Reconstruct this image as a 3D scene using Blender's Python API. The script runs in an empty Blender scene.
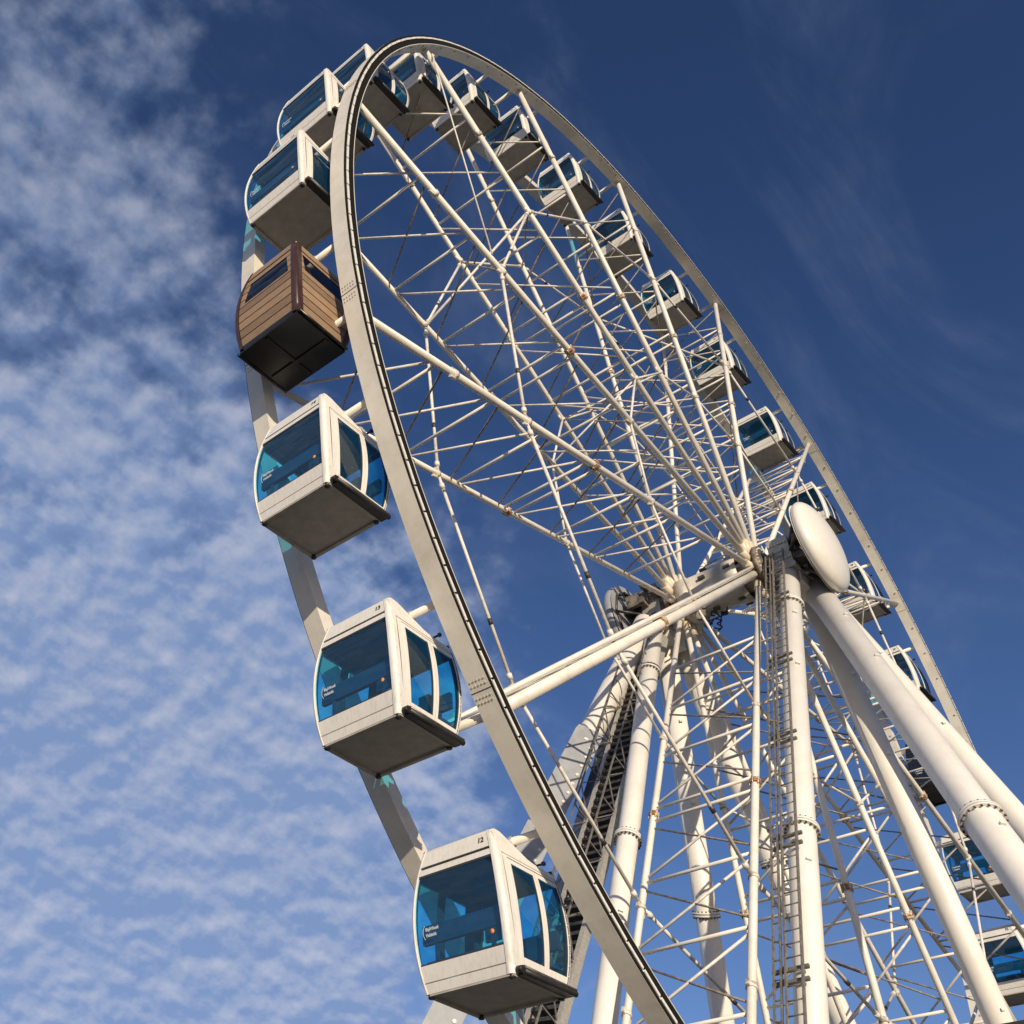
import bpy, math, random
from mathutils import Vector, Matrix
random.seed(7)
sc = bpy.context.scene
col = sc.collection
PI = math.pi
Z0 = 21.3                    # height of the axle above the ground
YM = -0.55                   # middle of the wheel between its two rims
R = 18.0
TH0 = math.degrees(0.60180) - 24     # first spoke, degrees up from the -x direction
SPOKES = [TH0 + 24*k for k in range(-4, 11)]
STEP = 12.0
CAB0 = TH0 - 54              # gondola twelve

# ------------------------------------------------------------------ materials
def mat(name):
    m = bpy.data.materials.new(name); m.use_nodes = True
    nt = m.node_tree; b = nt.nodes['Principled BSDF']
    return m, nt, b
def noise_ramp(nt, scale, c0, c1, p0=.35, p1=.65, detail=5, stretch=None, rough=.6):
    tc = nt.nodes.new('ShaderNodeTexCoord'); mp = nt.nodes.new('ShaderNodeMapping')
    nt.links.new(tc.outputs['Object'], mp.inputs[0])
    if stretch: mp.inputs['Scale'].default_value = stretch
    n = nt.nodes.new('ShaderNodeTexNoise'); n.inputs['Scale'].default_value = scale
    n.inputs['Detail'].default_value = detail; n.inputs['Roughness'].default_value = rough
    nt.links.new(mp.outputs[0], n.inputs['Vector'])
    r = nt.nodes.new('ShaderNodeValToRGB')
    r.color_ramp.elements[0].position = p0; r.color_ramp.elements[1].position = p1
    r.color_ramp.elements[0].color = (*c0, 1); r.color_ramp.elements[1].color = (*c1, 1)
    nt.links.new(n.outputs['Fac'], r.inputs[0])
    return r, n
def simple(name, c0, c1, scale=3, rough=.45, metal=0, p0=.35, p1=.65, stretch=None, bump=0, spec=.5):
    m, nt, b = mat(name)
    r, n = noise_ramp(nt, scale, c0, c1, p0, p1, stretch=stretch)
    nt.links.new(r.outputs[0], b.inputs['Base Color'])
    b.inputs['Roughness'].default_value = rough; b.inputs['Metallic'].default_value = metal
    b.inputs['Specular IOR Level'].default_value = spec
    if bump:
        bp = nt.nodes.new('ShaderNodeBump'); bp.inputs['Strength'].default_value = bump
        bp.inputs['Distance'].default_value = .02
        nt.links.new(n.outputs['Fac'], bp.inputs['Height']); nt.links.new(bp.outputs[0], b.inputs['Normal'])
    return m
def painted_steel(name, base, dirt, rust, rust_amt):
    # weathered white paint: dirt streaks and sparse rust freckles
    m, nt, b = mat(name)
    r, n = noise_ramp(nt, 1.6, dirt, base, .30, .55, detail=8, rough=.7)
    r2, n2 = noise_ramp(nt, 9, (0, 0, 0), (1, 1, 1), rust_amt, rust_amt+.05, detail=6, rough=.75)
    mx = nt.nodes.new('ShaderNodeMix'); mx.data_type = 'RGBA'
    nt.links.new(r2.outputs[0], mx.inputs['Factor'])
    nt.links.new(r.outputs[0], mx.inputs['A']); mx.inputs['B'].default_value = (*rust, 1)
    nt.links.new(mx.outputs['Result'], b.inputs['Base Color'])
    b.inputs['Roughness'].default_value = .42
    return m
M = {}
M['steel'] = painted_steel('weathered_white_paint', (.80, .755, .67), (.68, .62, .52), (.30, .15, .06), .715)
M['rim'] = painted_steel('rim_paint', (.74, .695, .61), (.62, .57, .48), (.35, .22, .12), .74)
M['leg'] = painted_steel('leg_paint', (.82, .785, .72), (.74, .70, .62), (.40, .25, .12), .78)
M['hubpaint'] = painted_steel('hub_paint', (.75, .66, .52), (.60, .46, .30), (.33, .15, .05), .60)
M['cabin'] = painted_steel('gondola_white_paint', (.80, .77, .71), (.73, .69, .62), (.5, .42, .33), .78)
def streaks(m):
    nt = m.node_tree; b = nt.nodes['Principled BSDF']; src = b.inputs['Base Color'].links[0].from_socket
    r, n = noise_ramp(nt, 3.2, (.86, .83, .78), (1, 1, 1), .33, .52, detail=6, stretch=(9, 9, .7), rough=.65)
    oi = nt.nodes.new('ShaderNodeObjectInfo'); mp = n.inputs['Vector'].links[0].from_node
    cx = nt.nodes.new('ShaderNodeCombineXYZ'); mu = nt.nodes.new('ShaderNodeMath'); mu.operation = 'MULTIPLY'; mu.inputs[1].default_value = 40
    nt.links.new(oi.outputs['Random'], mu.inputs[0]); nt.links.new(mu.outputs[0], cx.inputs[0]); nt.links.new(cx.outputs[0], mp.inputs['Location'])
    mx = nt.nodes.new('ShaderNodeMix'); mx.data_type = 'RGBA'; mx.blend_type = 'MULTIPLY'; mx.inputs['Factor'].default_value = .8
    nt.links.new(src, mx.inputs['A']); nt.links.new(r.outputs[0], mx.inputs['B']); nt.links.new(mx.outputs['Result'], b.inputs['Base Color'])
streaks(M['cabin'])
M['drum'] = painted_steel('dirty_shaded_drum_paint', (.55, .51, .44), (.30, .27, .22), (.3, .18, .08), .66)  # dirty paint, also greyed to stand for partial shadow on the drum
M['cap'] = painted_steel('cover_white_paint', (.80, .77, .70), (.74, .70, .62), (.4, .3, .2), .74)
M['cap'].node_tree.nodes['Principled BSDF'].inputs['Roughness'].default_value = .28
M['floor'] = simple('gondola_floor_grey', (.48, .44, .375), (.36, .33, .28), 4, .6)
M['trim'] = simple('black_rubber', (.012, .012, .012), (.03, .028, .026), 12, .45)
M['sillmetal'] = simple('worn_sill_metal', (.10, .085, .07), (.22, .19, .16), 9, .35, .6)
M['track'] = simple('matt_black_track', (.010, .010, .010), (.016, .015, .014), 8, .9, spec=.1)
M['gasket'] = simple('dark_gasket', (.03, .03, .032), (.05, .05, .05), 20, .6)
M['interior'] = simple('dark_interior', (.026, .03, .05), (.045, .05, .075), 6, .7)
M['seat'] = simple('dark_seat', (.028, .034, .075), (.042, .05, .10), 8, .75)
M['hood'] = simple('grey_hood', (.30, .31, .33), (.40, .41, .43), 5, .35, .3)
M['galv'] = simple('galvanised_steel', (.36, .34, .30), (.50, .47, .42), 14, .5, .25)
M['darksteel'] = simple('dark_steel', (.045, .042, .04), (.10, .09, .08), 10, .5, .4)
M['ladder'] = simple('weathered_ladder_steel', (.15, .135, .115), (.26, .24, .21), 9, .55, .3)
M['plate'] = simple('grey_plate', (.26, .27, .29), (.33, .34, .36), 3, .5)
M['grimewhite'] = simple('grimy_clamp_paint', (.22, .17, .12), (.72, .67, .58), 7, .55, p0=.3, p1=.55)
M['grime'] = simple('grimy_machinery', (.05, .045, .04), (.30, .25, .19), 5, .6, .2)
M['rust'] = simple('rust', (.33, .13, .035), (.62, .50, .36), 6, .8, p0=.42, p1=.6)
M['rod'] = simple('rod_steel', (.62, .57, .50), (.80, .75, .67), 8, .45)
M['blackrod'] = simple('dark_rod', (.15, .125, .10), (.34, .29, .24), 8, .5)
M['led'] = simple('light_strip', (.70, .68, .62), (.88, .86, .80), 30, .3)
M['text'] = simple('black_lettering', (.015, .015, .015), (.03, .03, .03), 10, .6)
M['whitetext'] = simple('white_lettering', (.42, .45, .48), (.55, .56, .58), 10, .5)
M['orange'] = simple('orange_knob', (.85, .26, .05), (.95, .40, .12), 20, .5)
M['brown'] = simple('brown_trim', (.036, .016, .010), (.060, .026, .016), 6, .3)
M['black'] = simple('black_paint', (.007, .006, .006), (.02, .016, .013), 3, .28)
M['ground'] = simple('paving', (.09, .085, .075), (.15, .14, .12), 2, .85)
M['roofing'] = simple('dark_roofing', (.02, .02, .02), (.035, .033, .03), 4, .6)
M['bluepanel'] = simple('shaded_side_blue', (.05, .065, .11), (.075, .09, .14), 3, .4, .3)
M['white_knob'] = simple('bolt_steel', (.55, .5, .42), (.75, .7, .6), 20, .4, .2)

def wood():
    m, nt, b = mat('sauna_planks')
    r, n = noise_ramp(nt, 5, (.22, .138, .080), (.40, .265, .160), .28, .72, detail=9, stretch=(1, 1, 9), rough=.7)
    tc = nt.nodes.new('ShaderNodeTexCoord'); sp = nt.nodes.new('ShaderNodeSeparateXYZ'); nt.links.new(tc.outputs['Object'], sp.inputs[0])
    m1 = nt.nodes.new('ShaderNodeMath'); m1.operation = 'MULTIPLY_ADD'; nt.links.new(sp.outputs['Z'], m1.inputs[0]); m1.inputs[1].default_value = 1/(2.06*(.86-.045)/9); m1.inputs[2].default_value = -.045*2.06*m1.inputs[1].default_value
    m2 = nt.nodes.new('ShaderNodeMath'); m2.operation = 'FLOOR'; nt.links.new(m1.outputs[0], m2.inputs[0])
    wn = nt.nodes.new('ShaderNodeTexWhiteNoise'); wn.noise_dimensions = '1D'; nt.links.new(m2.outputs[0], wn.inputs['W'])
    mr = nt.nodes.new('ShaderNodeMapRange'); nt.links.new(wn.outputs['Value'], mr.inputs['Value']); mr.inputs['To Min'].default_value = .72; mr.inputs['To Max'].default_value = 1.12
    hv = nt.nodes.new('ShaderNodeHueSaturation'); nt.links.new(mr.outputs[0], hv.inputs['Value']); nt.links.new(r.outputs[0], hv.inputs['Color'])
    nt.links.new(hv.outputs[0], b.inputs['Base Color'])
    bp = nt.nodes.new('ShaderNodeBump'); bp.inputs['Strength'].default_value = .25; bp.inputs['Distance'].default_value = .01
    nt.links.new(n.outputs['Fac'], bp.inputs['Height']); nt.links.new(bp.outputs[0], b.inputs['Normal'])
    b.inputs['Roughness'].default_value = .6
    return m
M['wood'] = wood()
def glass(name, tint, film=(.02, .02, .03), refl_rough=.02):
    m, nt, b = mat(name); nt.nodes.remove(b)
    out = nt.nodes['Material Output']
    tr = nt.nodes.new('ShaderNodeBsdfTransparent'); tr.inputs[0].default_value = (*tint, 1)
    gl = nt.nodes.new('ShaderNodeBsdfGlossy'); gl.inputs['Roughness'].default_value = refl_rough
    gl.inputs[0].default_value = (.9, .95, 1, 1)
    lf = nt.nodes.new('ShaderNodeLayerWeight'); lf.inputs[0].default_value = .5
    pw = nt.nodes.new('ShaderNodeMath'); pw.operation = 'POWER'; nt.links.new(lf.outputs['Facing'], pw.inputs[0]); pw.inputs[1].default_value = 4.5
    lw = nt.nodes.new('ShaderNodeMath'); lw.operation = 'MULTIPLY_ADD'; nt.links.new(pw.outputs[0], lw.inputs[0]); lw.inputs[1].default_value = .8; lw.inputs[2].default_value = .065
    tc = nt.nodes.new('ShaderNodeTexCoord'); n = nt.nodes.new('ShaderNodeTexNoise'); n.inputs['Scale'].default_value = 1.3
    nt.links.new(tc.outputs['Object'], n.inputs['Vector'])
    bp = nt.nodes.new('ShaderNodeBump'); bp.inputs['Strength'].default_value = .12; bp.inputs['Distance'].default_value = .05
    nt.links.new(n.outputs['Fac'], bp.inputs['Height']); nt.links.new(bp.outputs[0], gl.inputs['Normal'])
    mx = nt.nodes.new('ShaderNodeMixShader')
    nt.links.new(lw.outputs[0], mx.inputs[0]); nt.links.new(tr.outputs[0], mx.inputs[1]); nt.links.new(gl.outputs[0], mx.inputs[2])
    df = nt.nodes.new('ShaderNodeBsdfDiffuse'); df.inputs[0].default_value = (film[0], film[1], film[2], 1)
    m2 = nt.nodes.new('ShaderNodeMixShader'); m2.inputs[0].default_value = .07
    nt.links.new(mx.outputs[0], m2.inputs[1]); nt.links.new(df.outputs[0], m2.inputs[2])
    nt.links.new(m2.outputs[0], out.inputs['Surface'])
    return m
M['glass'] = glass('blue_tinted_glass', (.25, .82, 1.0), (.03, .22, .46))
M['darkglass'] = glass('smoked_glass', (.10, .10, .14))

# ------------------------------------------------------------------ mesh builder
class MB:
    def __init__(s): s.v = []; s.f = []; s.sm = []; s.mi = []; s.mats = []; s.cur = 0
    def mat(s, name):
        if name not in s.mats: s.mats.append(name)
        s.cur = s.mats.index(name); return s
    def face(s, idx, smooth=False): s.f.append(tuple(idx)); s.sm.append(smooth); s.mi.append(s.cur)
    def add(s, vs): b = len(s.v); s.v += [tuple(x) for x in vs]; return b
    def tube(s, A, B, r, n=8, r2=None, caps=True):
        A = Vector(A); B = Vector(B); d = (B-A)
        if d.length < 1e-6: return s
        d.normalize(); a = d.orthogonal().normalized(); c = d.cross(a); r2 = r if r2 is None else r2
        b = s.add([A+(a*math.cos(2*PI*i/n)+c*math.sin(2*PI*i/n))*r for i in range(n)])
        s.add([B+(a*math.cos(2*PI*i/n)+c*math.sin(2*PI*i/n))*r2 for i in range(n)])
        for i in range(n): j = (i+1) % n; s.face((b+i, b+j, b+n+j, b+n+i), True)
        if caps: s.face([b+i for i in range(n)][::-1]); s.face([b+n+i for i in range(n)])
        return s
    def poly(s, pts, r, n=6):
        for a, b in zip(pts, pts[1:]): s.tube(a, b, r, n)
        return s
    def box(s, c, e, ax=None):
        c = Vector(c); X, Y, Z = ax if ax else (Vector((1,0,0)), Vector((0,1,0)), Vector((0,0,1)))
        b = s.add([c+X*e[0]*sx+Y*e[1]*sy+Z*e[2]*sz for sx in (-1,1) for sy in (-1,1) for sz in (-1,1)])
        for q in ((0,1,3,2),(4,6,7,5),(0,4,5,1),(2,3,7,6),(0,2,6,4),(1,5,7,3)): s.face([b+i for i in q])
        return s
    def bar(s, A, B, w, h, up=(0,0,1)):
        A = Vector(A); B = Vector(B); d = (B-A); L = d.length; d.normalize()
        side = d.cross(Vector(up))
        if side.length < 1e-4: side = d.orthogonal()
        side.normalize(); u = side.cross(d)
        return s.box((A+B)/2, (L/2, w/2, h/2), (d, side, u))
    def lathe(s, C, axis, prof, n=32):
        # prof: list of (distance along axis, radius)
        C = Vector(C); d = Vector(axis).normalized(); a = d.orthogonal().normalized(); c = d.cross(a); rows = []
        for h, r in prof:
            rows.append(s.add([C+d*h+(a*math.cos(2*PI*i/n)+c*math.sin(2*PI*i/n))*max(r, 1e-4) for i in range(n)]))
        for p, q in zip(rows, rows[1:]):
            for i in range(n): j = (i+1) % n; s.face((p+i, p+j, q+j, q+i), True)
        return s
    def prism(s, pts, vec):
        # closed polygon extruded by vec
        n = len(pts); b = s.add(pts); s.add([Vector(p)+Vector(vec) for p in pts])
        s.face([b+i for i in range(n)][::-1]); s.face([b+n+i for i in range(n)])
        for i in range(n): j = (i+1) % n; s.face((b+i, b+j, b+n+j, b+n+i))
        return s
    def build(s, name, material=None, parent=None, origin=None):
        o_ = Vector(origin) if origin else Vector((0,0,0))
        me = bpy.data.meshes.new(name)
        me.from_pydata([tuple(Vector(v)-o_) for v in s.v], [], s.f)
        for mn in (s.mats or [material]): me.materials.append(M[mn])
        me.polygons.foreach_set('use_smooth', s.sm)
        if s.mats: me.polygons.foreach_set('material_index', s.mi)
        me.update()
        o = bpy.data.objects.new(name, me); col.objects.link(o)
        if parent: o.parent = parent
        return o
def build_each(mb, name, material=None, parent=None, origin=None):
    # every connected piece of the collected shapes becomes an object of its own
    par = list(range(len(mb.v)))
    def find(i):
        while par[i] != i: par[i] = par[par[i]]; i = par[i]
        return i
    for f in mb.f:
        r0 = find(f[0])
        for i in f[1:]: par[find(i)] = r0
    groups = {}
    for k, f in enumerate(mb.f): groups.setdefault(find(f[0]), []).append(k)
    res = []
    for ks in groups.values():
        n = MB(); n.mats = list(mb.mats); used = {}
        for k in ks:
            idx = []
            for i in mb.f[k]:
                if i not in used: used[i] = len(n.v); n.v.append(mb.v[i])
                idx.append(used[i])
            n.f.append(tuple(idx)); n.sm.append(mb.sm[k]); n.mi.append(mb.mi[k])
        res.append(n.build(name, material, parent, origin))
    return res
def empty(name, loc):
    o = bpy.data.objects.new(name, None); col.objects.link(o); o.location = loc
    o.empty_display_size = .5
    return o
def tag(o, label, cat, group=None):
    o['label'] = label; o['category'] = cat
    if group: o['group'] = group
    return o

# ------------------------------------------------------------------ the setting
g = MB(); S = 3000
b = g.add([(-S,-S,0),(S,-S,0),(S,S,0),(-S,S,0)]); g.face((b,b+1,b+2,b+3))
go = g.build('ground', 'ground'); go['kind'] = 'structure'

# ------------------------------------------------------------------ the wheel
YN0, YN1 = -2.0, -1.63        # front rim: front and back face
YF0, YF1 = .53, .90           # rear rim
YSN, YSF = -1.79, .69         # spoke planes
WB = Vector((0, YM, Z0-18.14))
wheel = empty('ferris_wheel', WB)
tag(wheel, 'tall white spoked ferris wheel frame with two rims and a lattice of struts', 'ferris wheel')
def W(r, th, y):
    a = math.radians(th); return Vector((-r*math.cos(a), y, Z0+r*math.sin(a)))
def wpart(mb, name, m=None, parent=wheel): return mb.build(name, m, parent, WB)
RI, RO = 17.85, 18.14
def ring(r0, r1, y0, y1, n=240, a0=0, a1=360):
    mb = MB(); closed = (a1-a0 == 360)
    cnt = n if closed else n+1
    rows = []
    for i in range(cnt):
        th = a0+(a1-a0)*i/n
        rows.append(mb.add([W(r0,th,y0), W(r1,th,y0), W(r1,th,y1), W(r0,th,y1)]))
    for i in range(n):
        p = rows[i]; q = rows[(i+1) % cnt]
        for k in range(4): l = (k+1) % 4; mb.face((p+k, p+l, q+l, q+k))
    if not closed:
        p = rows[0]; mb.face((p,p+3,p+2,p+1)); p = rows[-1]; mb.face((p,p+1,p+2,p+3))
    return mb
rims = []
for (y0, y1, face, sgn) in ((YN0, YN1, YN0, -1), (YF0, YF1, YF1, 1)):
    rm = wpart(ring(RI, RO, y0, y1), 'rim', 'rim'); rims.append(rm)
    e = lambda a, b: (min(face+sgn*a, face+sgn*b), max(face+sgn*a, face+sgn*b))
    ya, yb = e(-.01, .012)
    wpart(ring(18.070, 18.137, ya, yb), 'drive_track', 'track', rm)
    wpart(ring(17.864, 18.026, ya, yb), 'drive_track', 'track', rm)
    ya, yb = e(-.01, .016); wpart(ring(17.846, 17.862, ya, yb), 'inner_flange', 'rim', rm)
    ya, yb = e(0.0, .03); mbx = MB()
    n = 30*8
    for i in range(n):
        th = 360*i/n; gap = .06
        dj = .004*math.sin(i*2.4); p = [W(18.020+dj,th+gap,ya), W(18.072+dj,th+gap,ya), W(18.072-dj,th+1.5-gap,ya), W(18.020-dj,th+1.5-gap,ya)]
        mbx.prism(p, (0, yb-ya, 0))
    wpart(mbx, 'light_strip', 'led', rm)
    # segment seams with their bolts, bolt heads on the inner face
    sm = MB(); bt = MB()
    for th in SPOKES:
        q = th+1.2
        for dr, lo, hi in ((0, RI-.004, RO+.005),):
            sm.prism([W(hi, q-.02, y0-.003), W(hi, q+.02, y0-.003), W(hi, q+.02, y1+.003), W(hi, q-.02, y1+.003)], (W(lo, q, 0)-W(hi, q, 0)))
        for k in (-.55, -.3, .3, .55):
            for m_ in range(5):
                yy = y0+.06+m_*(y1-y0-.12)/4
                bt.tube(W(RO, q+k, yy), W(RO+.012, q+k, yy), .016, 6)
        for k in (2.5, 6, 9.5, 14.5, 18, 21.5):
            bt.tube(W(RI, q+k, (y0+y1)/2-.1), W(RI-.035, q+k, (y0+y1)/2-.1), .035, 6)
    wpart(sm, 'seam', 'gasket', rm); wpart(bt, 'bolt_row', 'white_knob', rm)
# spokes and the lattice between each near and far spoke
RIN, RIF = 6.7, 6.7
NODES = [15.55, 13.6, 11.65, 9.72, 9.28, 7.35, 5.4, 3.5, 1.7]
farthest = [SPOKES[0], SPOKES[14], SPOKES[13]]
rest_strut, rest_diag, rest_rod = MB(), MB(), MB()
for th in SPOKES:
    rad = Vector((-math.cos(math.radians(th)), 0, math.sin(math.radians(th))))
    tan = Vector((math.sin(math.radians(th)), 0, math.cos(math.radians(th))))
    double = abs(th - (TH0-48)) < 1
    mb = MB()
    if double:
        A, B = W(.5, th, YSN), W(RI, th, YSN)
        mb.tube(A, B, .118, 14)
        for s_ in (-1, 1): mb.tube(A+tan*.2+Vector((0,.07*s_,0)), B+tan*.2+Vector((0,.07*s_,0)), .05, 8)
        mb.bar(W(1, th, YSN)+tan*.165, W(17.6, th, YSN)+tan*.165, .2, .03, tan)
    else:
        mb.tube(W(.45, th, YSN), W(RI, th, YSN), .084, 12)
    ns = wpart(mb, 'spoke', 'steel')
    mb = MB().tube(W(.45, th, YSF), W(RI, th, YSF), .075, 12)
    fs = wpart(mb, 'spoke', 'steel')
    for sp, y, rr in ((ns, YSN, .084), (fs, YSF, .075)):
        rr = .13 if (double and sp is ns) else rr
        fl = MB().mat('rust')
        for dr in (-.035, .035): fl.tube(W(9.5+dr-.03, th, y), W(9.5+dr+.03, th, y), rr+.042, 12)
        fl.mat('white_knob')
        for k in range(6):
            a = k*PI/3; o_ = tan*math.cos(a)*(rr+.03)+Vector((0, math.sin(a)*(rr+.03), 0))
            fl.tube(W(9.39, th, y)+o_, W(9.61, th, y)+o_, .014, 5)
        wpart(fl, 'flange_joint', None, sp)
    for sp, y, rr in ((ns, YSN, .084), (fs, YSF, .075)):
        for r_ in (() if double and sp is ns else (12.35, 6.7, 15.0)):
            cl_ = MB().tube(W(r_-.05, th, y), W(r_+.05, th, y), rr+.022, 10); q_ = W(r_+.1, th, y)-tan*(rr+.03)
            cl_.tube(q_-rad*.09, q_+rad*.09, .035, 6); cl_.box(W(r_, th, y)+tan*(rr+.02), (.06, .03, .05), (rad, Vector((0,1,0)), tan))
            wpart(cl_, 'clamp', 'grimewhite', sp)
    solo = th not in farthest
    for i, r_ in enumerate(NODES[:-1]):
        mb = MB() if solo else rest_strut
        mb.tube(W(r_, th, YSN), W(r_, th, YSF), .038, 7)
        if solo: wpart(mb, 'strut', 'steel', ns)
    for i, (r0, r1) in enumerate(zip([RI-.2]+NODES[:-1], NODES)):
        if abs(r0-r1) < .6 or i == 8: continue
        mb = MB() if solo else rest_diag
        mb.tube(W(r0-.12, th, YSF), W(r1+.12, th, YSN), .030, 6)
        if solo: wpart(mb, 'diagonal_brace', 'rod', ns)
        mb = MB() if solo else rest_rod
        mb.tube(W(r0-.2, th, YSN), W(r1+.2, th, YSF), .024, 5)
        if solo: wpart(mb, 'tension_rod', 'blackrod', fs)
    # tie between the two rims
    mb = MB().tube(W(18.0, th, YN1-.005), W(18.0, th, YF0+.005), .07, 12)
    for y in (YN1+.02, YF0-.02): mb.tube(W(18.0, th, y-.02), W(18.0, th, y+.02), .11, 12)
    wpart(mb, 'rim_tie', 'steel')
    # polygon of rods joining neighbouring spokes
    for y, r_ in ((YSN, 12.4), (YSF, 12.3)):
        A, B = W(r_, th, y), W(r_, th+24, y)
        rd = wpart(MB().tube(A, B, .040, 8), 'ring_rod', 'rod')
        tb = MB(); L = B-A
        for f_ in (.06, .94): tb.tube(A+L*(f_-.012), A+L*(f_+.012), .062, 8)
        build_each(tb, 'rod_clamp', 'steel', rd, WB)
        tb = MB()
        for f_ in (.30,): tb.tube(A+L*(f_-.014), A+L*(f_+.014), .05, 8)
        wpart(tb, 'turnbuckle', 'darksteel', rd)
    # smaller polygon nearer the hub, with slanting braces
    for y, r_ in ((YSN, RIN), (YSF, RIF)):
        wpart(MB().tube(W(r_, th, y), W(r_, th+24, y), .034, 8), 'inner_ring_rod', 'rod')
    if 0 < th < 170:
        wpart(MB().tube(W(RIF, th, YSF), W(RIN, th+24, YSN), .03, 6), 'inner_brace', 'rod')
        wpart(MB().tube(W(RIN, th, YSN), W(RIF, th+24, YSF), .022, 6), 'inner_brace', 'blackrod')
    if round((th-TH0)/24) in (0, 3, 5):
        kb = MB().tube(W(12.3, th, YSF), W(12.4, th+24, YSN), .040, 8)
        wpart(kb, 'ring_brace', 'rod')
    if 0 < th < 170:
        kb = MB().tube(W(12.4, th, YSN), W(12.3, th+24, YSF), .026, 6)
        wpart(kb, 'cross_rod', 'blackrod')
for mb, nm, mt in ((rest_strut, 'strut', 'steel'), (rest_diag, 'diagonal_brace', 'rod'), (rest_rod, 'tension_rod', 'blackrod')):
    o = wpart(mb, nm, mt); o['kind'] = 'stuff'
cb = MB().tube(W(17.6, TH0+24, YSN-.12), W(12.9, TH0, YSN-.1), .022, 6)
wpart(cb, 'stay_cable', 'rod')
# hub
mb = MB().lathe((0, YSN-.12, Z0), (0,1,0), [(0,0),(0,.52),(.02,.56),(.24,.56),(.26,.46),(2.3,.46),(2.32,.62),(2.7,.62),(2.72,0)], 40)
hub = wpart(mb, 'hub', 'hubpaint')
mb = MB().lathe((0, YSN-.25, Z0), (0,1,0), [(-.02,0),(-.02,.70),(.1,.72),(.12,.0)], 40)
fl = wpart(mb, 'hub_flange', 'grime')
mb = MB().lathe((0, YSF+.14, Z0), (0,1,0), [(0,0),(0,.72),(.12,.70),(.12,.0)], 40)
wpart(mb, 'hub_flange', 'rust')
bo = MB()
for k in range(30):
    a = k*12
    bo.tube(W(.62, a, YSN-.30), W(.62, a, YSN-.25), .03, 6)
wpart(bo, 'bolt_row', 'white_knob', fl)
so = MB()
for th in SPOKES:      # the sockets that hold the spoke ends
    for y in (YSN, YSF):
        so.tube(W(.40, th, y), W(1.0, th, y), .118, 10)
build_each(so, 'socket', 'hubpaint', hub, WB)
ax = MB().lathe((0, -1.4, Z0), (0,1,0), [(0,.68),(0,.70),(.5,.70),(.5,.66),(1.6,.66),(1.6,.70),(1.95,.70),(1.95,.68)], 40)
axo = wpart(ax, 'axle_drum', 'drum')
bk = MB()
for k in range(8):
    for y in (-1.15, -.35):
        bk.box(W(.69, k*45+10, y), (.05, .10, .05), None)
build_each(bk, 'cable_clip', 'darksteel', axo, WB)
cable = MB(); pr = random.Random(3)
for k in range(9):
    p = W(.74+.05*pr.random(), pr.uniform(200, 340), pr.uniform(-1.2, .3))
    pts = [p]
    for _ in range(7):
        p = p+Vector((pr.uniform(-.16,.16), pr.uniform(-.16,.22), pr.uniform(-.2,.12))); pts.append(p)
    cable.poly(pts, .022, 5)
wpart(cable, 'loose_cable', 'trim', axo)

# ------------------------------------------------------------------ the support tower
TB = Vector((0, YM, 0))
tower = empty('support_tower', TB)
tag(tower, 'white tubular support tower of eight splayed legs carrying the axle of the ferris wheel', 'tower')
def tpart(mb, name, m=None, parent=tower): return mb.build(name, m, parent, TB)
def zz(p): return Vector((p[0], p[1], p[2]+Z0))
def leg(A, B, r, flanges, m='leg', foot=True):
    A, B = zz(A), zz(B); d = B-A
    mb = MB().tube(A, B, r, 28)
    lg = tpart(mb, 'leg', m)
    for f in flanges:
        c = A+d*f; u = d.normalized(); a = u.orthogonal().normalized(); q = u.cross(a)
        fl = MB().mat('leg')
        for s_ in (-1, 1): fl.tube(c+u*(s_*.035-.03), c+u*(s_*.035+.03), r+.075, 28)
        fl.mat('darksteel')
        for k in range(20):
            t = 2*PI*k/20; o_ = (a*math.cos(t)+q*math.sin(t))*(r+.045)
            fl.tube(c+o_-u*.1, c+o_+u*.1, .022, 5)
        tpart(fl, 'flange', None, lg)
    for f in (.12, .22, .36, .5):
        c = A+d*f; u = d.normalized(); a = u.orthogonal().normalized()
        if abs(f-.36) < .01: continue
        lug = MB()
        w = (Vector((-.7, -.7, .1)) - u*Vector((-.7,-.7,.1)).dot(u)).normalized()
        lug.box(c+w*r, (.03, .05, .05), (u, w, u.cross(w)))
        tpart(lug, 'lug', 'leg', lg)
    if foot:
        ft = MB().lathe((B.x, B.y, 0), (0,0,1), [(0,0),(0,r+.4),(.12,r+.4),(.12,r+.1),(.5,r+.02),(.5,0)], 24)
        tpart(ft, 'foot_plate', 'galv', lg)
    return lg
G = -Z0
leg((0.02,-2.62,-.25), (-10.9,-2.62,G), .27, (.09, .455))
leg((1.25,-2.6,-.3), (9.0,-2.3,G), .32, ())
leg((1.05,-2.8,-.35), (-10.2,-8.9,G), .345, (.475,))
leg((.8,-2.75,-.45), (7.5,-9.41,G), .345, (.5,))
leg((-.2,1.5,-.2), (-10.7,1.5,G), .245, (.12, .40))
leg((1.0,1.5,-.3), (9.5,.9,G), .31, (.3,))
leg((.3,1.6,-.3), (8.6,6.9,G), .31, (.35,))
leg((-.3,1.8,-.3), (-10.8,8.5,G), .34, (.35,))
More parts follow.
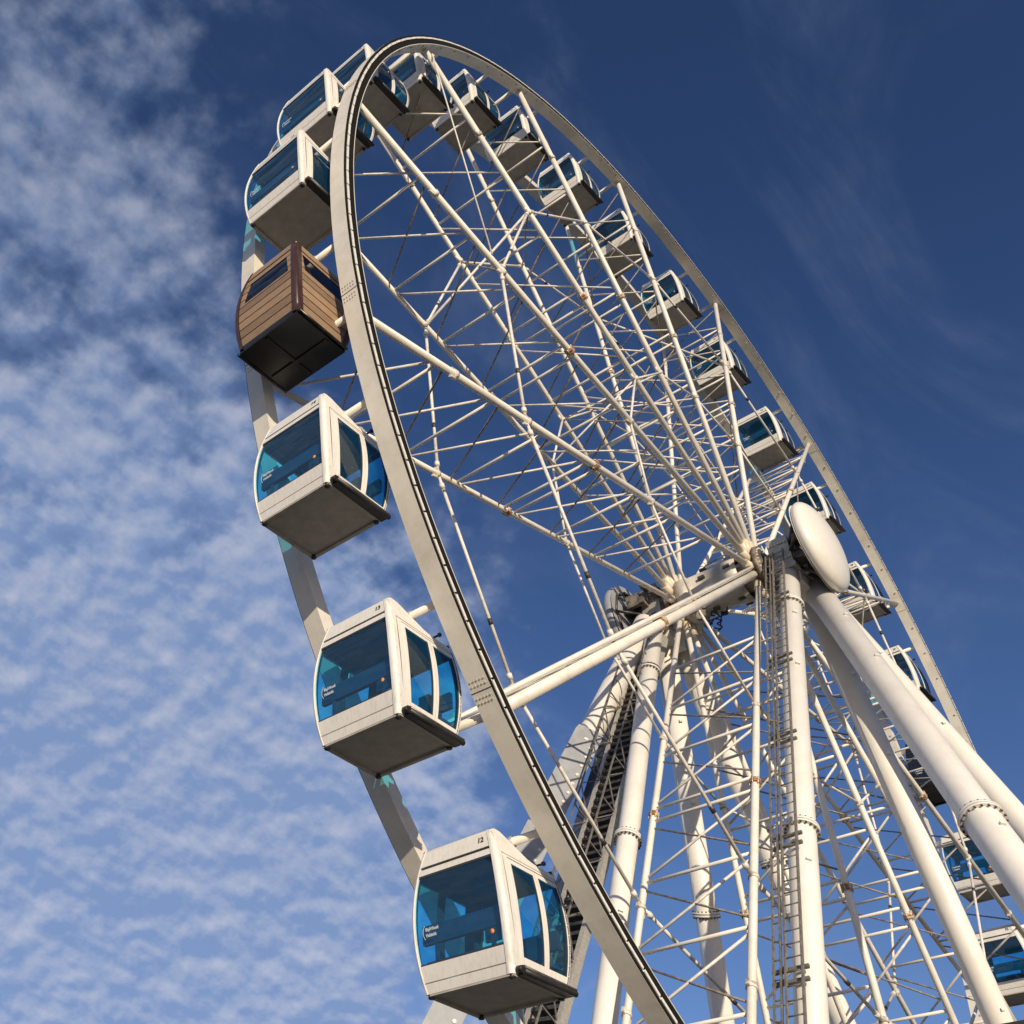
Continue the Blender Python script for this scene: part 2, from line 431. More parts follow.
# bearing housings, caps on the leg tops
for s_, yb in ((-1, -2.62), (1, 1.52)):
    hb = MB().box((0.05, yb, Z0+.05), (.42, .30, .52)); hb.box((.1, yb, Z0+.60), (.30,.24,.06))
    hb.box((.05, yb+s_*.0, Z0-.52), (.52,.36,.07))
    ho = tpart(hb, 'bearing_housing', 'galv')
    hp = MB()
    for k in range(6):
        hp.tube((-.38, yb-.22+.09*k, Z0-.2), (-.41, yb-.22+.09*k, Z0-.2), .03, 6)
        hp.tube((-.38, yb-.22+.09*k, Z0+.35), (-.41, yb-.22+.09*k, Z0+.35), .03, 6)
    tpart(hp, 'bolt_row', 'white_knob', ho)
    sh = MB().lathe((0, yb-.45, Z0), (0,1,0), [(0,.0),(0,.34),(.9,.34),(.9,0)], 28)
    tpart(sh, 'axle_stub', 'grime', ho)
    cp = MB().box((.62, yb-.10*1, Z0-.42), (.55, .38, .16)); cp.box((.35, yb, Z0-.75), (.5,.30,.20))
    tpart(cp, 'leg_head', 'leg')
    # the round cover that hides the bearing from outside
    c = (.06 if s_ < 0 else .1)
    yy = -3.45 if s_ < 0 else 2.35
    prof = [(0, 0), (0, 1.26), (.03, 1.33), (.09, 1.37), (.15, 1.38)]
    for k in range(1, 13):
        a = k/12*PI/2; prof.append((.15+.46*math.sin(a), 1.38*math.cos(a)))
    cv = MB().lathe((c, yy, Z0+.02), (0, s_, 0), prof, 48)
    cv.lathe((c, yy-s_*.01, Z0+.02), (0, s_, 0), [(0,0),(0,1.36)], 48)
    co = tpart(cv, 'bearing_cover', 'cap' if s_ < 0 else 'plate')
    fr = MB()
    for k in range(10):
        a = 2*PI*k/10
        fr.tube((c+.4*math.cos(a), yb+s_*.3, Z0+.45*math.sin(a)), (c+1.15*math.cos(a), yy, Z0+1.15*math.sin(a)), .05, 6)
        fr.tube((c+1.15*math.cos(a), yy-s_*.03, Z0+1.15*math.sin(a)), (c+1.15*math.cos(a+PI/5), yy-s_*.03, Z0+1.15*math.sin(a+PI/5)), .045, 6)
    for k in range(5):
        fr.box((c+.5*math.cos(k*1.3), yy-s_*.22, Z0+.5*math.sin(k*1.3)), (.16,.16,.14))
    tpart(fr, 'cover_frame', 'darksteel', co)
mx = MB()
pr = random.Random(11)
for k in range(12):
    mx.box((pr.uniform(-.75,.35), pr.uniform(1.15,2.1), Z0+pr.uniform(-.55,.75)), (pr.uniform(.06,.2),pr.uniform(.06,.2),pr.uniform(.06,.22)))
for k in range(4):
    p = Vector((pr.uniform(-.6,.2), pr.uniform(1.3,2), Z0+.3)); mx.tube(p, p+Vector((0,0,pr.uniform(.4,.75))), .025, 5)
build_each(mx, 'machine_box', 'grime', tower, TB)
# ladder up the front leg
A, B = zz((-.05,-2.62,-.1)), zz((-10.9,-2.62,G)); d = (B-A).normalized()
nrm = Vector((0,1,0)).cross(d).normalized()
if nrm.x > 0: nrm = -nrm
ld = MB(); L = (B-A).length
for off, y0, y1 in ((.42, -.13, .17),):
    for y in (y0, y1): ld.bar(A+nrm*off+Vector((0,y,0)), B+nrm*off+Vector((0,y,0)), .035, .06, nrm)
    n = int(L/.30)
    for i in range(n):
        c = A+nrm*off+d*(i*.30+.1)
        ld.tube(c+Vector((0,y0,0)), c+Vector((0,y1,0)), .014, 5)
lo = tpart(ld, 'ladder', 'ladder')
lr = MB()
for y in (.27, .40): lr.bar(A+nrm*.40+Vector((0,y,0)), B+nrm*.40+Vector((0,y,0)), .03, .05, nrm)
for i in range(int(L/.42)):
    c = A+nrm*.40+d*(i*.42+.2); lr.tube(c+Vector((0,.27,0)), c+Vector((0,.40,0)), .014, 5)
tpart(lr, 'guide_rail', 'ladder', lo)
for f in (2.4, 5.3, 8.35, 11.55, 14.8, 17.9, 21):
    br = MB()
    for dd in (-.13, .13):
        c = A+d*(f+dd); br.bar(c+Vector((0,-.20,0))+nrm*.33, c+Vector((0,.46,0))+nrm*.33, .07, .05, nrm)
        br.box(c+nrm*.36+Vector((0,.24,0)), (.04,.06,.04))
    tpart(br, 'ladder_bracket', 'ladder', lo)
# stairway that climbs beside the rear leg
A, B = zz((-.25, 1.75, -1.0)), zz((-10.9, 3.85, G)); d = (B-A).normalized(); L = (B-A).length
yv = Vector((0,1,0)); yv = (yv-d*yv.dot(d)).normalized(); up = d.cross(yv).normalized()
if up.x > 0: up = -up
st = MB()
for s_ in (-1, 1):
    st.bar(A+yv*s_*.42, B+yv*s_*.42, .12, .22, up)
so_ = tpart(st, 'stairway', 'galv')
tr = MB(); n = int(L/.27)
for i in range(n):
    c = A+d*(i*.27+.1); tr.box(c, (.05,.36,.10), (d, yv, up))
tpart(tr, 'tread', 'darksteel', so_)
hd = MB()
for s_ in (-1, 1):
    hd.bar(A+yv*s_*.40+up*.62, B+yv*s_*.40+up*.62, .035, .035, up)
    k = 0
    while k*1.5 < L-1.6:
        p = A+d*(k*1.5)+yv*s_*.40
        hd.bar(p, p+up*.62, .03, .03, d); hd.bar(p+d*.75+up*.62, p+up*.05+d*0, .025, .025, up); hd.bar(p+d*.75+up*.62, p+d*1.5+up*.05, .025, .025, up)
        k += 1
tpart(hd, 'handrail', 'ladder', so_)
pn = MB().bar(A+yv*.66, B+yv*.74, .34, .03, up); tpart(pn, 'shaded_side', 'bluepanel', so_)  # dark blue strip stands for the shaded side of the stairs
# grey plate standing for shade on the outrigger behind the stairs, bright bolt heads
A, B = zz((-.3,1.8,-.3)), zz((-10.8,8.5,G)); d = (B-A).normalized(); n1 = Vector((-.6,-.75,.3)); n1 = (n1-d*n1.dot(d)).normalized()
pl = MB().mat('plate').bar(A+d*5+n1*.36, A+d*15+n1*.36, .74, .03, n1)
pl.mat('white_knob'); side = d.cross(n1)
for i in range(30): pl.tube(A+d*(5.3+i*.32)+n1*.375-side*.2, A+d*(5.3+i*.32)+n1*.40-side*.2, .045, 8)
tpart(pl, 'leg_shade_plate', None)

# ------------------------------------------------------------------ gondolas
H = 2.06; PV = 2.13
def hx(t): return .64+.06*t+.15*4*t*(1-t)
def hy(t): return .76-.12*t+.13*4*t*(1-t)
def FP(face, u, t, o):
    z = H*t
    if face == 'left': return (-(hx(t)+o), u*hy(t), z)
    if face == 'right': return (hx(t)+o, u*hy(t), z)
    if face == 'front': return (u*hx(t), -(hy(t)+o), z)
    return (u*hx(t), hy(t)+o, z)
def patch(mb, face, u0, u1, t0, t1, o0, o1, nt=8, ut=None):
    # curved slab lying on one face of the barrel-shaped cabin; ut moves (u0, u1) at the top
    v0, v1 = ut if ut else (u0, u1)
    rows = []; outer = mb.cur
    for i in range(nt+1):
        s_ = i/nt; t = t0+(t1-t0)*s_; a = u0+(v0-u0)*s_; c = u1+(v1-u1)*s_
        rows.append(mb.add([FP(face,a,t,o1), FP(face,c,t,o1), FP(face,c,t,o0), FP(face,a,t,o0)]))
    for p, q in zip(rows, rows[1:]):
        for k in range(4):
            l = (k+1) % 4
            if k == 2 and mb.mats: mb.mat('interior')
            mb.face((p+k,p+l,q+l,q+k)); mb.cur = outer
    p = rows[0]; mb.face((p,p+3,p+2,p+1)); p = rows[-1]; mb.face((p,p+1,p+2,p+3))
def sheet(mb, face, u0, u1, t0, t1, o, nt=8, ut=None):
    v0, v1 = ut if ut else (u0, u1); rows = []
    for i in range(nt+1):
        s_ = i/nt; t = t0+(t1-t0)*s_
        rows.append(mb.add([FP(face,u0+(v0-u0)*s_,t,o), FP(face,u1+(v1-u1)*s_,t,o)]))
    for p, q in zip(rows, rows[1:]): mb.face((p,p+1,q+1,q), True)
def corner(mb, sx, sy, t0, t1, wx, wy, rr=.07, o=.014, nt=14, depth=.05):
    rows = []; outer = mb.cur
    for i in range(nt+1):
        t = t0+(t1-t0)*i/nt; X, Y, z = hx(t)+o, hy(t)+o, H*t
        prof = [(X-wx, Y)]
        for k in range(6):
            a = PI/2*k/5; prof.append((X-rr+rr*math.sin(a), Y-rr+rr*math.cos(a)))
        prof += [(X, Y-wy), (X-depth, Y-wy), (X-depth, Y-depth), (X-wx, Y-depth)]
        rows.append(mb.add([(sx*p[0], sy*p[1], z) for p in prof]))
    n = 11
    n = len(prof)
    for p, q in zip(rows, rows[1:]):
        for k in range(n):
            l = (k+1) % n
            if k >= 8 and mb.mats: mb.mat('interior')
            mb.face((p+k,p+l,q+l,q+k), 1 <= k < 6); mb.cur = outer
    mb.face([rows[0]+k for k in range(n)]); mb.face([rows[-1]+k for k in range(n)][::-1])

def text_mesh(body, size, font_scale=1):
    cu = bpy.data.curves.new('lettering', 'FONT'); cu.body = body; cu.size = size; cu.extrude = .002
    cu.resolution_u = 3; cu.offset = .004
    o = bpy.data.objects.new('lettering', cu); col.objects.link(o)
    bpy.context.view_layer.update()
    dg = bpy.context.evaluated_depsgraph_get()
    me = bpy.data.meshes.new_from_object(o.evaluated_get(dg))
    bpy.data.objects.remove(o); bpy.data.curves.remove(cu)
    return me
def lettering(name, body, size, y0, z0, off, m, parent, slant=0):
    me = text_mesh(body, size)
    for v in me.vertices:
        a, bb, c = v.co
        y, z = y0-(a+slant*bb), z0+bb
        v.co = (-(hx(z/H)+off+c), y, z)
    me.materials.clear(); me.materials.append(M[m]); me.update()
    o = bpy.data.objects.new(name, me); col.objects.link(o); o.parent = parent
    return o

def make_gondola(white='cabin', floor='floor', gl='glass'):
    root = empty('gondola', (0,0,0))
    P = lambda mb, n, m=None, par=root: mb.build(n, m, par)
    mb = MB()          # underside: recessed pan with a lip
    X, Y = hx(.01), hy(.01)
    mb.box((0,0,.035), (X-.03, Y-.03, .025))
    fl = P(mb, 'floor', floor)
    lp = MB()
    for s_ in (-1, 1):
        lp.box((0, s_*(Y-.035), -.005), (X-.02, .03, .022)); lp.box((s_*(X-.04), 0, -.005), (.03, Y-.07, .022))
    P(lp, 'floor_lip', floor, fl)
    ft = MB()
    for sx in (-1, 1):
        for sy in (-1, 1):
            ft.lathe((sx*(X-.06), sy*(Y-.06), -.05), (0,0,1), [(0,0),(0,.045),(.05,.05),(.05,0)], 10)
    build_each(ft, 'buffer', 'trim', fl)
    # corner posts
    for sx in (-1, 1):
        for sy in (-1, 1):
            mb = MB().mat(white); thin = sx*sy < 0
            corner(mb, sx, sy, 0.0, .90 if sx > 0 else 1.0, .05 if thin else .14, .05 if thin and sx < 0 else .10, .05 if thin else .07)
            for i in range(12):
                t = .06+i*.072
                q = (sx*(hx(t)-.05+.0), sy*(hy(t)+.014), H*t)
                mb.tube(q, (q[0], q[1]+sy*.006, q[2]), .009, 5)
            P(mb, 'corner_post', None)
    # side with the big window (left) and the matching far side (right)
    for face in ('left', 'right'):
        na, ea = (.895, .955) if face == 'left' else (.895, .895)
        mb = MB().mat(white)
        patch(mb, face, -na, ea, .0, .063, -.03, .002)
        patch(mb, face, -na, ea, .070, .175, -.03, .002)
        P(mb, 'lower_panel', None)
        mb = MB().mat(white); patch(mb, face, -na, ea, .80, .845, -.03, .006, 3)
        patch(mb, face, -na, -na+.02, .175, .80, -.03, .0); patch(mb, face, ea-.02, ea, .175, .80, -.03, .0)
        P(mb, 'window_frame', None)
        mb = MB(); patch(mb, face, -na, ea, .845, .868, -.03, -.022, 2)
        patch(mb, face, -na+.02, ea-.02, .175, .186, -.03, -.004, 2); patch(mb, face, -na+.02, ea-.02, .785, .80, -.03, -.004, 2)
        build_each(mb, 'gasket', 'gasket', root)
        mb = MB(); sheet(mb, face, -na+.02, ea-.02, .186, .785, -.012)
        w = P(mb, 'window', gl)
        if face == 'left':
            mb = MB().mat(white); patch(mb, face, -na, ea, .868, .995, -.03, .004, 4)
            P(mb, 'fascia', None)
            tz = .275; mb = MB().lathe((-(hx(tz)-.012), -.56, H*tz), (-1,0,0), [(0,0),(0,.034),(.006,.034),(.006,0)], 14)
            P(mb, 'round_sticker', 'orange', w)
            # the company lettering at the far end of the glass
            lettering('lettering', 'SkyWheel', .058, .60, H*.395, -.010, 'whitetext', w, -.15)
            lettering('lettering', 'Helsinki', .058, .595, H*.355, -.010, 'whitetext', w, -.25)
            arc = MB()
            pts = []
            for k in range(9):
                a = -1+2*k/8; z = H*.385+a*.095
                pts.append((-(hx(z/H)-.008), .635+.035*(1-a*a)-.02, z))
            arc.poly(pts, .006, 4); P(arc, 'emblem', 'whitetext', w)
        else:
            mb = MB().mat(white); patch(mb, face, -ea, ea, .868, .90, -.03, .004, 2); P(mb, 'fascia', None)
    # doors on the front and the back; the wide jamb is on opposite hands
    for face, sy in (('front', -1), ('back', 1)):
        def pt(mb, a, c, *r):
            if sy > 0: a, c = -c, -a
            patch(mb, face, a, c, *r)
        def sh(mb, a, c, *r):
            if sy > 0: a, c = -c, -a
            sheet(mb, face, a, c, *r)
        mb = MB().mat(white)
        pt(mb, -.81, -.66, .045, .855, -.03, .0, 12); pt(mb, .935, .955, .045, .855, -.03, .0, 12)
        pt(mb, -.66, .935, .81, .855, -.03, .0, 2)
        fr = P(mb, 'door_frame', None)
        sl = MB(); pt(sl, -.66, .935, .80, .81, -.03, -.02, 1); pt(sl, -.822, -.81, .045, .855, -.03, .004, 12)
        pt(sl, .197, .213, .05, .80, -.035, -.02, 10)
        build_each(sl, 'door_seal', 'gasket', fr)
        for a, c, ga, gc in ((-.66, .197, -.575, .125), (.213, .935, .285, .905)):
            mb = MB().mat(white)
            pt(mb, a, c, .05, .125, -.03, .004, 4); pt(mb, a, c, .765, .80, -.03, .004, 2)
            pt(mb, a, ga, .125, .765, -.03, .004, 12); pt(mb, gc, c, .125, .765, -.03, .004, 12)
            lf = P(mb, 'door', None)
            mb = MB(); sh(mb, ga, gc, .125, .765, -.010, 12); P(mb, 'pane', gl, lf)
            mb = MB()
            for q0, q1 in ((ga, ga+.016), (gc-.016, gc)): pt(mb, q0, q1, .125, .765, -.03, .001, 12)
            build_each(mb, 'gasket', 'gasket', lf)
    # step with its worn metal nosing, along the loading side
    for sy in (-1,):
        y = hy(.03)
        mb = MB().mat('trim').box((.06, sy*(y+.05), .045), (hx(.03)-.06, .07, .06))
        mb.mat('sillmetal'); mb.tube((-hx(.03)+.10, sy*(y+.125), .075), (hx(.03)+.04, sy*(y+.125), .075), .022, 10)
        mb.mat('trim'); mb.tube((-hx(.03)+.08, sy*(y+.12), .02), (hx(.03)+.03, sy*(y+.12), .02), .042, 10)
        mb.mat('trim'); mb.tube((-hx(.03)+.08, sy*(y+.03), .05), (-hx(.03)+.08, sy*(y+.12), .045), .05, 10)
        P(mb, 'door_step', None)
    # roof: high over the left side, falling to the doors
    prof = [(x, z*H/1.93) for x, z in [(-.735, 1.60), (-.715, 1.90), (-.69, 1.935), (-.63, 1.955), (-.50, 1.95), (-.36, 1.90), (.06, 1.715), (.20, 1.685), (.72, 1.672), (.755, 1.60)]]
    mb = MB(); n = len(prof)
    rows = []
    for s_ in (-1, 1):
        rows.append(mb.add([(x, s_*(hy(min(z/H,1))+.012), z if i in (0, n-1) else z) for i, (x, z) in enumerate(prof)]))
    p, q = rows
    mb.face([p+i for i in range(n)]); mb.face([q+i for i in range(n)][::-1])
    for i in range(n): j = (i+1) % n; mb.face((p+i, q+i, q+j, p+j), 1 <= i <= 7)
    P(mb, 'roof', white)
    mb = MB().box((.0, 0, 1.69), (.70, .66, .012)); P(mb, 'ceiling', 'interior')
    mb = MB()
    hp = [(x, z*H/1.93) for x, z in [(.02, 1.70), (.05, 1.82), (.12, 1.875), (.38, 1.87), (.58, 1.82), (.70, 1.73), (.70, 1.68)]]
    mb.prism([(x, -.56, z) for x, z in hp], (0, 1.12, 0)); P(mb, 'roof_hood', 'hood')
    mb = MB().tube((.36, -.5, 1.83), (.36, -.80, 1.83), .018, 8); mb.box((.36,-.81,1.83), (.025,.025,.025)); P(mb, 'latch', 'trim')
    # pivot: axle tube reaching both rims, hanger plates down to the roof
    mb = MB()
    mb.tube((0, YN1-YM-.002, PV), (0, YF0-YM+.002, PV), .066, 14)
    P(mb, 'axle', 'steel')
    mb = MB()
    for y in (-.50, .50):
        mb.prism([(-.12, y-.02, 1.76), (.12, y-.02, 1.76), (.07, y-.02, PV+.05), (-.07, y-.02, PV+.05)], (0, .04, 0))
        mb.tube((0, y-.05, PV), (0, y+.05, PV), .09, 12)
    P(mb, 'hanger', 'hood')
    # benches and the control box inside
    for sx in (-1, 1):
        mb = MB()
        mb.box((sx*.66, 0, .80), (.035, .74, .135)); mb.box((sx*.50, 0, .40), (.17, .70, .025))
        for y in (-.5, .5): mb.box((sx*.66, y, .55), (.02, .03, .13))
        P(mb, 'bench', 'seat')
    mb = MB().mat('interior').box((.30, -.56, .58), (.10, .10, .16)); mb.box((-.66, -.50, .57), (.02, .13, .10))
    cbx = P(mb, 'control_box', None)
    mb = MB()
    mb.tube((-.5, 0, 1.60), (.5, 0, 1.60), .02, 6)
    for x in (-.5, .5): mb.tube((x, 0, 1.60), (x, 0, 1.69), .018, 6)
    P(mb, 'grab_rail', 'interior')
    return root

def children(o): return [c for c in bpy.data.objects if c.parent is o]
kids = {}
def index_children():
    kids.clear()
    for c in bpy.data.objects:
        if c.parent: kids.setdefault(c.parent.name, []).append(c)
def copy_tree(o, parent=None):
    c = o.copy(); col.objects.link(c)
    if parent: c.parent = parent
    for ch in kids.get(o.name, []): copy_tree(ch, c)
    return c

def make_sauna():
    root = empty('sauna_gondola', (0,0,0))
    P = lambda mb, n, m=None, par=root: mb.build(n, m, par)
    X, Y = hx(.01), hy(.01)
    mb = MB().box((0,0,.03), (X, Y, .05))
    mb.box((.2,0,-.035), (.05, Y-.05, .018)); mb.box((0,.1,-.03), (X-.05, .04, .012))
    fl = P(mb, 'floor', 'black')
    mb = MB()
    mb.tube((-X, Y+.05, .0), (X, Y+.05, .0), .035, 8); mb.tube((-X, -Y-.05, .02), (X, -Y-.05, .02), .03, 8)
    build_each(mb, 'step', 'black', root)
    for sx in (-1, 1):
        for sy in (-1, 1):
            mb = MB(); corner(mb, sx, sy, .02, .985, .17, .13, .085, .025); P(mb, 'corner_post', 'brown')
    wins = {'left': (-.76, .74, .52, .775, .66, -.68), 'right': (-.72, .70, .57, .775, .6, -.6), 'front': (-.70, .70, .56, .80, .72, -.76), 'back': (-.7, .7, .6, .8, .7, -.7)}
    for face in ('left', 'right', 'front', 'back'):
        u0, u1, t0, t1, tu1, tu0 = wins[face]; ue = .86
        mb = MB(); n = 9
        for i in range(n):
            a = .045+i*(.86-.045)/n; c = .045+(i+1)*(.86-.045)/n-.011
            lo_, hi_ = max(a, t0), min(c, t1)
            if hi_ <= lo_: patch(mb, face, -ue, ue, a, c, -.02, .004, 2)
            else:
                f = lambda t: ((tu0-u0)*(t-t0)/(t1-t0)+u0, (tu1-u1)*(t-t0)/(t1-t0)+u1)
                if a < t0: patch(mb, face, -ue, ue, a, t0, -.02, .004, 1)
                if c > t1: patch(mb, face, -ue, ue, t1, c, -.02, .004, 1)
                patch(mb, face, -ue, f(lo_)[0], lo_, hi_, -.02, .004, 1, (-ue, f(hi_)[0]))
                patch(mb, face, f(lo_)[1], ue, lo_, hi_, -.02, .004, 1, (f(hi_)[1], ue))
        patch(mb, face, -ue, ue, .868, .985, -.02, .012, 2)
        w = P(mb, 'plank_wall', 'wood')
        mb = MB(); patch(mb, face, -ue, ue, .0, .045, -.02, .01, 1); patch(mb, face, -ue, ue, .858, .869, -.02, .004, 1); build_each(mb, 'skirting', 'black', w)
        mb = MB(); sheet(mb, face, u0, u1, t0, t1, -.012, 4, (tu0, tu1)); P(mb, 'window', 'darkglass', w)
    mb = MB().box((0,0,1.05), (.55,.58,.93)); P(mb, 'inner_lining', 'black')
    mb = MB().box((0,0,2.03), (.68,.62,.02)); mb.box((.15,0,2.06), (.4,.42,.02)); P(mb, 'roof', 'brown')
    mb = MB().tube((0, YN1-YM-.002, PV+.09), (0, YF0-YM+.002, PV+.09), .066, 14); P(mb, 'axle', 'steel')
    mb = MB()
    for y in (-.50, .50):
        mb.prism([(-.12, y-.02, 1.9), (.12, y-.02, 1.9), (.07, y-.02, PV+.13), (-.07, y-.02, PV+.13)], (0, .04, 0))
        mb.tube((0, y-.05, PV+.09), (0, y+.05, PV+.09), .09, 12)
    P(mb, 'hanger', 'hood')
    return root

GL = {   # counted along the rim from the lowest gondola on the left
 0: 'white gondola numbered 12, lowest on the left, with dark stairs behind its doors',
 1: 'white gondola numbered 13, hanging between numbers 12 and 14 on the left',
 2: 'white gondola numbered 14, hanging directly below the wooden sauna gondola',
 4: 'white gondola hanging directly above the wooden sauna gondola, grey floor in full view',
 5: 'white gondola second above the wooden sauna gondola, doors half hidden by the front rim',
 6: 'white gondola at the crown, framed by the tightest curve of the front rim',
 7: 'white gondola just right of the crown, topmost spoke crossing its floor',
 8: 'white gondola second right of the crown, hanging between the two topmost spokes',
 9: 'white gondola third right of the crown, under the end of the second spoke',
 10: 'white gondola fourth right of the crown along the upper right arc',
 11: 'white gondola fifth right of the crown along the upper right arc',
 12: 'white gondola on the right arc, fourth above the one behind the bearing cover',
 13: 'white gondola on the right arc, third above the one behind the bearing cover',
 14: 'white gondola on the right arc, directly above the one behind the bearing cover',
 15: 'white gondola half hidden behind the round white bearing cover',
 16: 'white gondola peeking out just below the round white bearing cover',
 17: 'white gondola on the right, lower left cut off by two thick tower legs',
 19: 'white gondola low on the right, beside the bolted flange of a tower leg',
 20: 'white gondola at the bottom right corner, lowest on the right side',
}
proto = make_gondola(); index_children()
first = True
for k in range(0, 21):
    th = CAB0+STEP*k; a = math.radians(th)
    loc = Vector((-R*math.cos(a), YM, Z0+R*math.sin(a)-PV))
    if k == 3:
        s = make_sauna(); s.location = loc-Vector((0,0,.20)); s.scale = (.96, .95, 1.05)
        tag(s, 'brown wooden sauna gondola with plank walls and black underside', 'sauna gondola'); continue
    if k == 18:
        v = make_gondola('black', 'black', 'darkglass'); v.location = loc; v.name = 'vip_gondola'
        tag(v, 'black gondola with a black floor behind the thick tower legs', 'gondola')
        lettering('number', str(12+k), .135, -.36, H*.908, .006, 'whitetext', v); continue
    if first: o = proto; first = False
    else: o = copy_tree(proto)
    o.location = loc
    tag(o, GL[k], 'gondola', 'white gondolas hanging round the wheel')
    lettering('number', str(12+k), .115, -.40, H*.915, .006, 'text', o)

# ------------------------------------------------------------------ canopy in the near corner
PPX = (512-192.5937660, 512-42.8221771)
# roof slab on posts, its near edge just enters the picture
cz = 4.43
cn = empty('platform_canopy', (-13.4, -8.5, 0))
tag(cn, 'dark canopy edge at the bottom right corner, under the tower leg', 'canopy')
mb = MB().box((0,0,cz+.12), (2.0, 5.0, .12)); mb.box((0,0,cz+.26), (1.9, 4.9, .02)); mb.build('roof', 'roofing', cn)
for sx in (-1, 1):
    for sy in (-1, 1):
        mb = MB().tube((sx*1.7, sy*4.6, 0), (sx*1.7, sy*4.6, cz-.002), .07, 10); mb.build('post', 'leg', cn)

# ------------------------------------------------------------------ camera
cam = bpy.data.cameras.new('camera'); co = bpy.data.objects.new('camera', cam); col.objects.link(co)
px, py, pz, yaw, pit, roll, f = -26.667410978, -10.105743210, -19.630565486, 0.789395858, 0.748942518, 0.037830722, 1084.526388
cy, sy, cp, sp = math.cos(yaw), math.sin(yaw), math.cos(pit), math.sin(pit)
fw = Vector((sy*cp, cy*cp, sp)); rt = Vector((cy, -sy, 0)); uu = rt.cross(fw)
cr, sr = math.cos(roll), math.sin(roll)
r2 = rt*cr+uu*sr; u2 = -rt*sr+uu*cr
mw = Matrix(((r2.x, u2.x, -fw.x, px), (r2.y, u2.y, -fw.y, py), (r2.z, u2.z, -fw.z, pz+Z0), (0,0,0,1)))
co.matrix_world = mw
cam.sensor_fit = 'HORIZONTAL'; cam.sensor_width = 36; cam.lens = 36*f/1024
cam.shift_x = (512-PPX[0])/1024; cam.shift_y = -(512-PPX[1])/1024
cam.clip_start = .1; cam.clip_end = 8000
sc.camera = co

# ------------------------------------------------------------------ light and sky
SUN = Vector((.70, 1.0, -.30)).normalized()       # direction the light travels
sl = bpy.data.lights.new('sun', 'SUN'); so = bpy.data.objects.new('sun', sl); col.objects.link(so)
so.rotation_euler = SUN.to_track_quat('-Z', 'Y').to_euler()
sl.energy = 4.4; sl.angle = math.radians(.5); sl.color = (1.0, .86, .65)
elev = math.asin(-SUN.z); az = math.atan2(-SUN.x, -SUN.y)
w = bpy.data.worlds.new('World'); sc.world = w; w.use_nodes = True
nt = w.node_tree; N = nt.nodes; L = nt.links
for n in list(N): N.remove(n)
out = N.new('ShaderNodeOutputWorld'); bg = N.new('ShaderNodeBackground'); L.new(bg.outputs[0], out.inputs[0])
sky = N.new('ShaderNodeTexSky'); sky.sky_type = 'NISHITA'; sky.sun_disc = False
sky.sun_elevation = elev; sky.sun_rotation = az; sky.air_density = 1.0; sky.dust_density = .3; sky.ozone_density = 3.0
bg.inputs['Strength'].default_value = .09
def math_(op, a=None, b_=None, clamp=False):
    n = N.new('ShaderNodeMath'); n.operation = op; n.use_clamp = clamp
    for i, x in enumerate((a, b_)):
        if x is None: continue
        if isinstance(x, (int, float)): n.inputs[i].default_value = x
        else: L.new(x, n.inputs[i])
    return n.outputs[0]
def mapr(v, a, b_, c=0, d=1, smooth=True):
    n = N.new('ShaderNodeMapRange'); n.interpolation_type = 'SMOOTHSTEP' if smooth else 'LINEAR'
    L.new(v, n.inputs['Value'])
    for k, x in zip(('From Min','From Max','To Min','To Max'), (a,b_,c,d)): n.inputs[k].default_value = x
    return n.outputs['Result']
tc = N.new('ShaderNodeTexCoord'); sx_ = N.new('ShaderNodeSeparateXYZ'); L.new(tc.outputs['Generated'], sx_.inputs[0])
X, Y, Z = sx_.outputs
zc = math_('MAXIMUM', Z, .04)
zd = math_('ADD', zc, .45); u = math_('DIVIDE', X, zd); v = math_('DIVIDE', Y, zd)
cb = N.new('ShaderNodeCombineXYZ'); L.new(u, cb.inputs[0]); L.new(v, cb.inputs[1])
def noise(scale, detail, rough, dist=0, off=(0,0,0), sc_=(1,1,1), rot=0):
    mp = N.new('ShaderNodeMapping'); mp.inputs['Location'].default_value = off; mp.inputs['Scale'].default_value = sc_
    mp.inputs['Rotation'].default_value = (0,0,rot)
    if off[2] == 0 and abs(off[0]) < .5: mp.inputs['Location'].default_value = (off[0]/scale*1.0, off[1]/scale*1.0, 0)
    L.new(cb.outputs[0], mp.inputs[0])
    n = N.new('ShaderNodeTexNoise'); n.inputs['Scale'].default_value = scale; n.inputs['Detail'].default_value = detail
    n.inputs['Roughness'].default_value = rough; n.inputs['Distortion'].default_value = dist
    L.new(mp.outputs[0], n.inputs['Vector']); return n.outputs['Fac']
puff = noise(24, 5, .52, 0)
puff2 = noise(24, 5, .52, 0, (-.24, -.17, 0))
mid = noise(9, 3, .5, 0, (1.3, 4.1, 0))
big = noise(3.4, 3, .5, 0, (3.1, 1.7, 0))
hor = math_('SQRT', math_('ADD', math_('MULTIPLY', X, X), math_('MULTIPLY', Y, Y)))
side = math_('DIVIDE', math_('SUBTRACT', Y, math_('MULTIPLY', X, .8)), math_('MAXIMUM', hor, .05))
sidez = math_('SUBTRACT', side, mapr(Z, .55, .92, -.10, .40))
bank = mapr(sidez, -.16, .30)
low = mapr(Z, .95, .45)          # thicker cover away from the zenith
cover = math_('MULTIPLY', bank, math_('ADD', math_('MULTIPLY', low, .62), .44))
cover = math_('ADD', cover, math_('MULTIPLY', math_('SUBTRACT', big, .5), .5))
cover = math_('ADD', cover, math_('MULTIPLY', mapr(Z, .60, .28), math_('MULTIPLY', bank, .24)))
dens = math_('ADD', math_('MULTIPLY', puff, .60), math_('MULTIPLY', mid, .40))
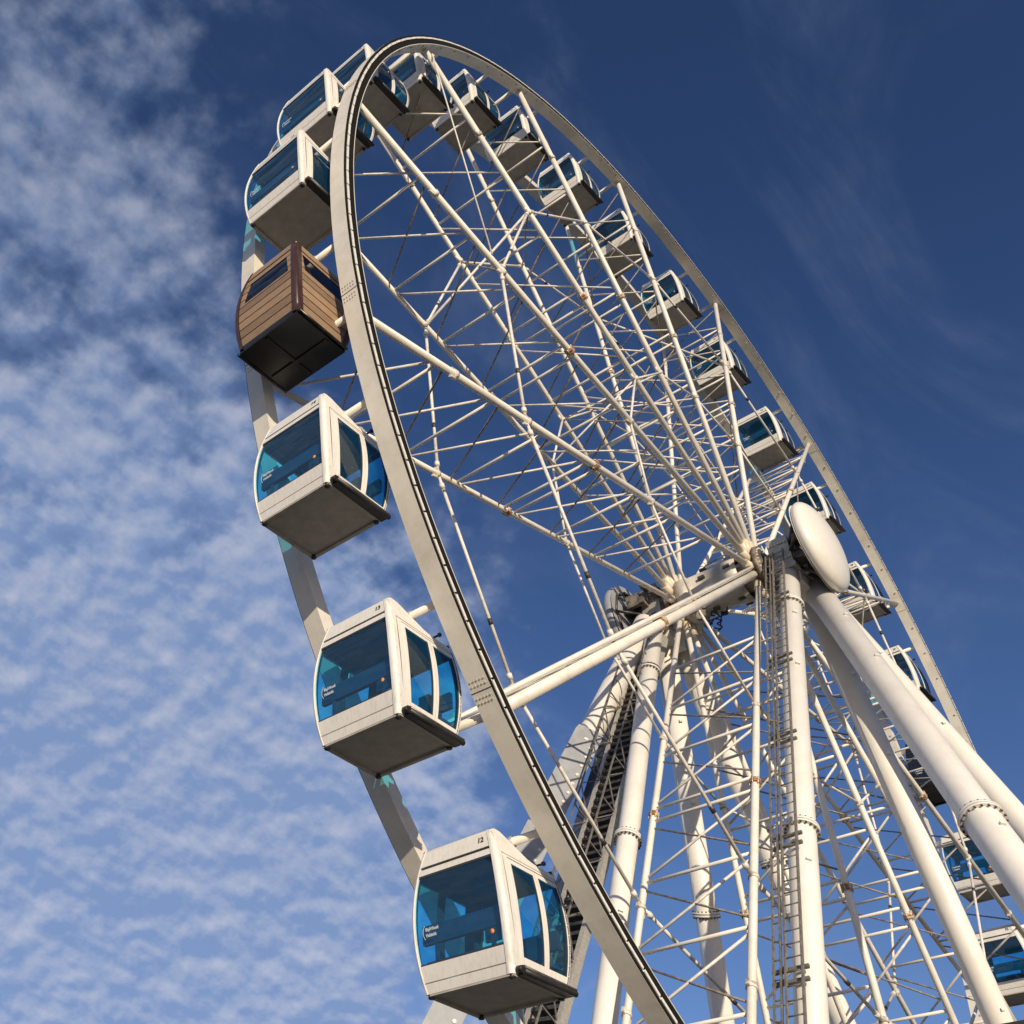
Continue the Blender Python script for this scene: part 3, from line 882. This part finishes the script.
excess = math_('SUBTRACT', dens, math_('SUBTRACT', .605, math_('MULTIPLY', cover, .40)))
cl = math_('MULTIPLY', mapr(excess, -.10, .24), mapr(sidez, -.24, .12))
cl = math_('MULTIPLY', cl, mapr(Z, .60, .88, 1.0, .66))
veil = math_('MULTIPLY', math_('MULTIPLY', mapr(sidez, -.12, .30), mapr(Z, .72, .35)), mapr(big, .30, .60, .30, .75))
cl = math_('MAXIMUM', cl, veil)
lit = math_('ADD', .20, math_('MULTIPLY', math_('SUBTRACT', puff, puff2), 2.2))
lit = math_('ADD', lit, math_('MULTIPLY', math_('SUBTRACT', puff, .42), 1.25))
lit = math_('ADD', lit, math_('MULTIPLY', math_('SUBTRACT', mid, .5), 1.3), True)
wisp = noise(3.0, 8, .62, .8, (7.7, 2.2, 0), (1.0, 2.2, 1), .5)
ws = math_('MULTIPLY', mapr(wisp, .47, .78), .15)
cl = math_('MAXIMUM', cl, ws)
mxc = N.new('ShaderNodeMix'); mxc.data_type = 'RGBA'
hs = N.new('ShaderNodeHueSaturation'); hs.inputs['Saturation'].default_value = 1.14; hs.inputs['Value'].default_value = 1.0
gr = N.new('ShaderNodeMix'); gr.data_type = 'RGBA'; gr.blend_type = 'MULTIPLY'; gr.inputs['Factor'].default_value = 1
L.new(sky.outputs[0], gr.inputs['A']); gr.inputs['B'].default_value = (1.08, .925, 1.06, 1)
L.new(gr.outputs['Result'], hs.inputs['Color']); L.new(mapr(Z, .2, .85, 1.2, .92), hs.inputs['Value'])
L.new(math_('MULTIPLY', cl, .86), mxc.inputs['Factor']); L.new(hs.outputs[0], mxc.inputs['A'])
shade = noise(16, 4, .5, 0, (.03, .05, 0))
cc = N.new('ShaderNodeMix'); cc.data_type = 'RGBA'
L.new(lit, cc.inputs['Factor'])
cc.inputs['A'].default_value = (2.5, 3.6, 6.2, 1); cc.inputs['B'].default_value = (5.35, 5.85, 7.4, 1)
L.new(cc.outputs['Result'], mxc.inputs['B'])
L.new(mxc.outputs['Result'], bg.inputs['Color'])

vs = sc.view_settings; vs.view_transform = 'Standard'; vs.look = 'None'; vs.exposure = 0; vs.gamma = 1; vs.use_curve_mapping = False
try:
    sc.cycles.transparent_max_bounces = 32; sc.cycles.max_bounces = 8
except Exception: pass
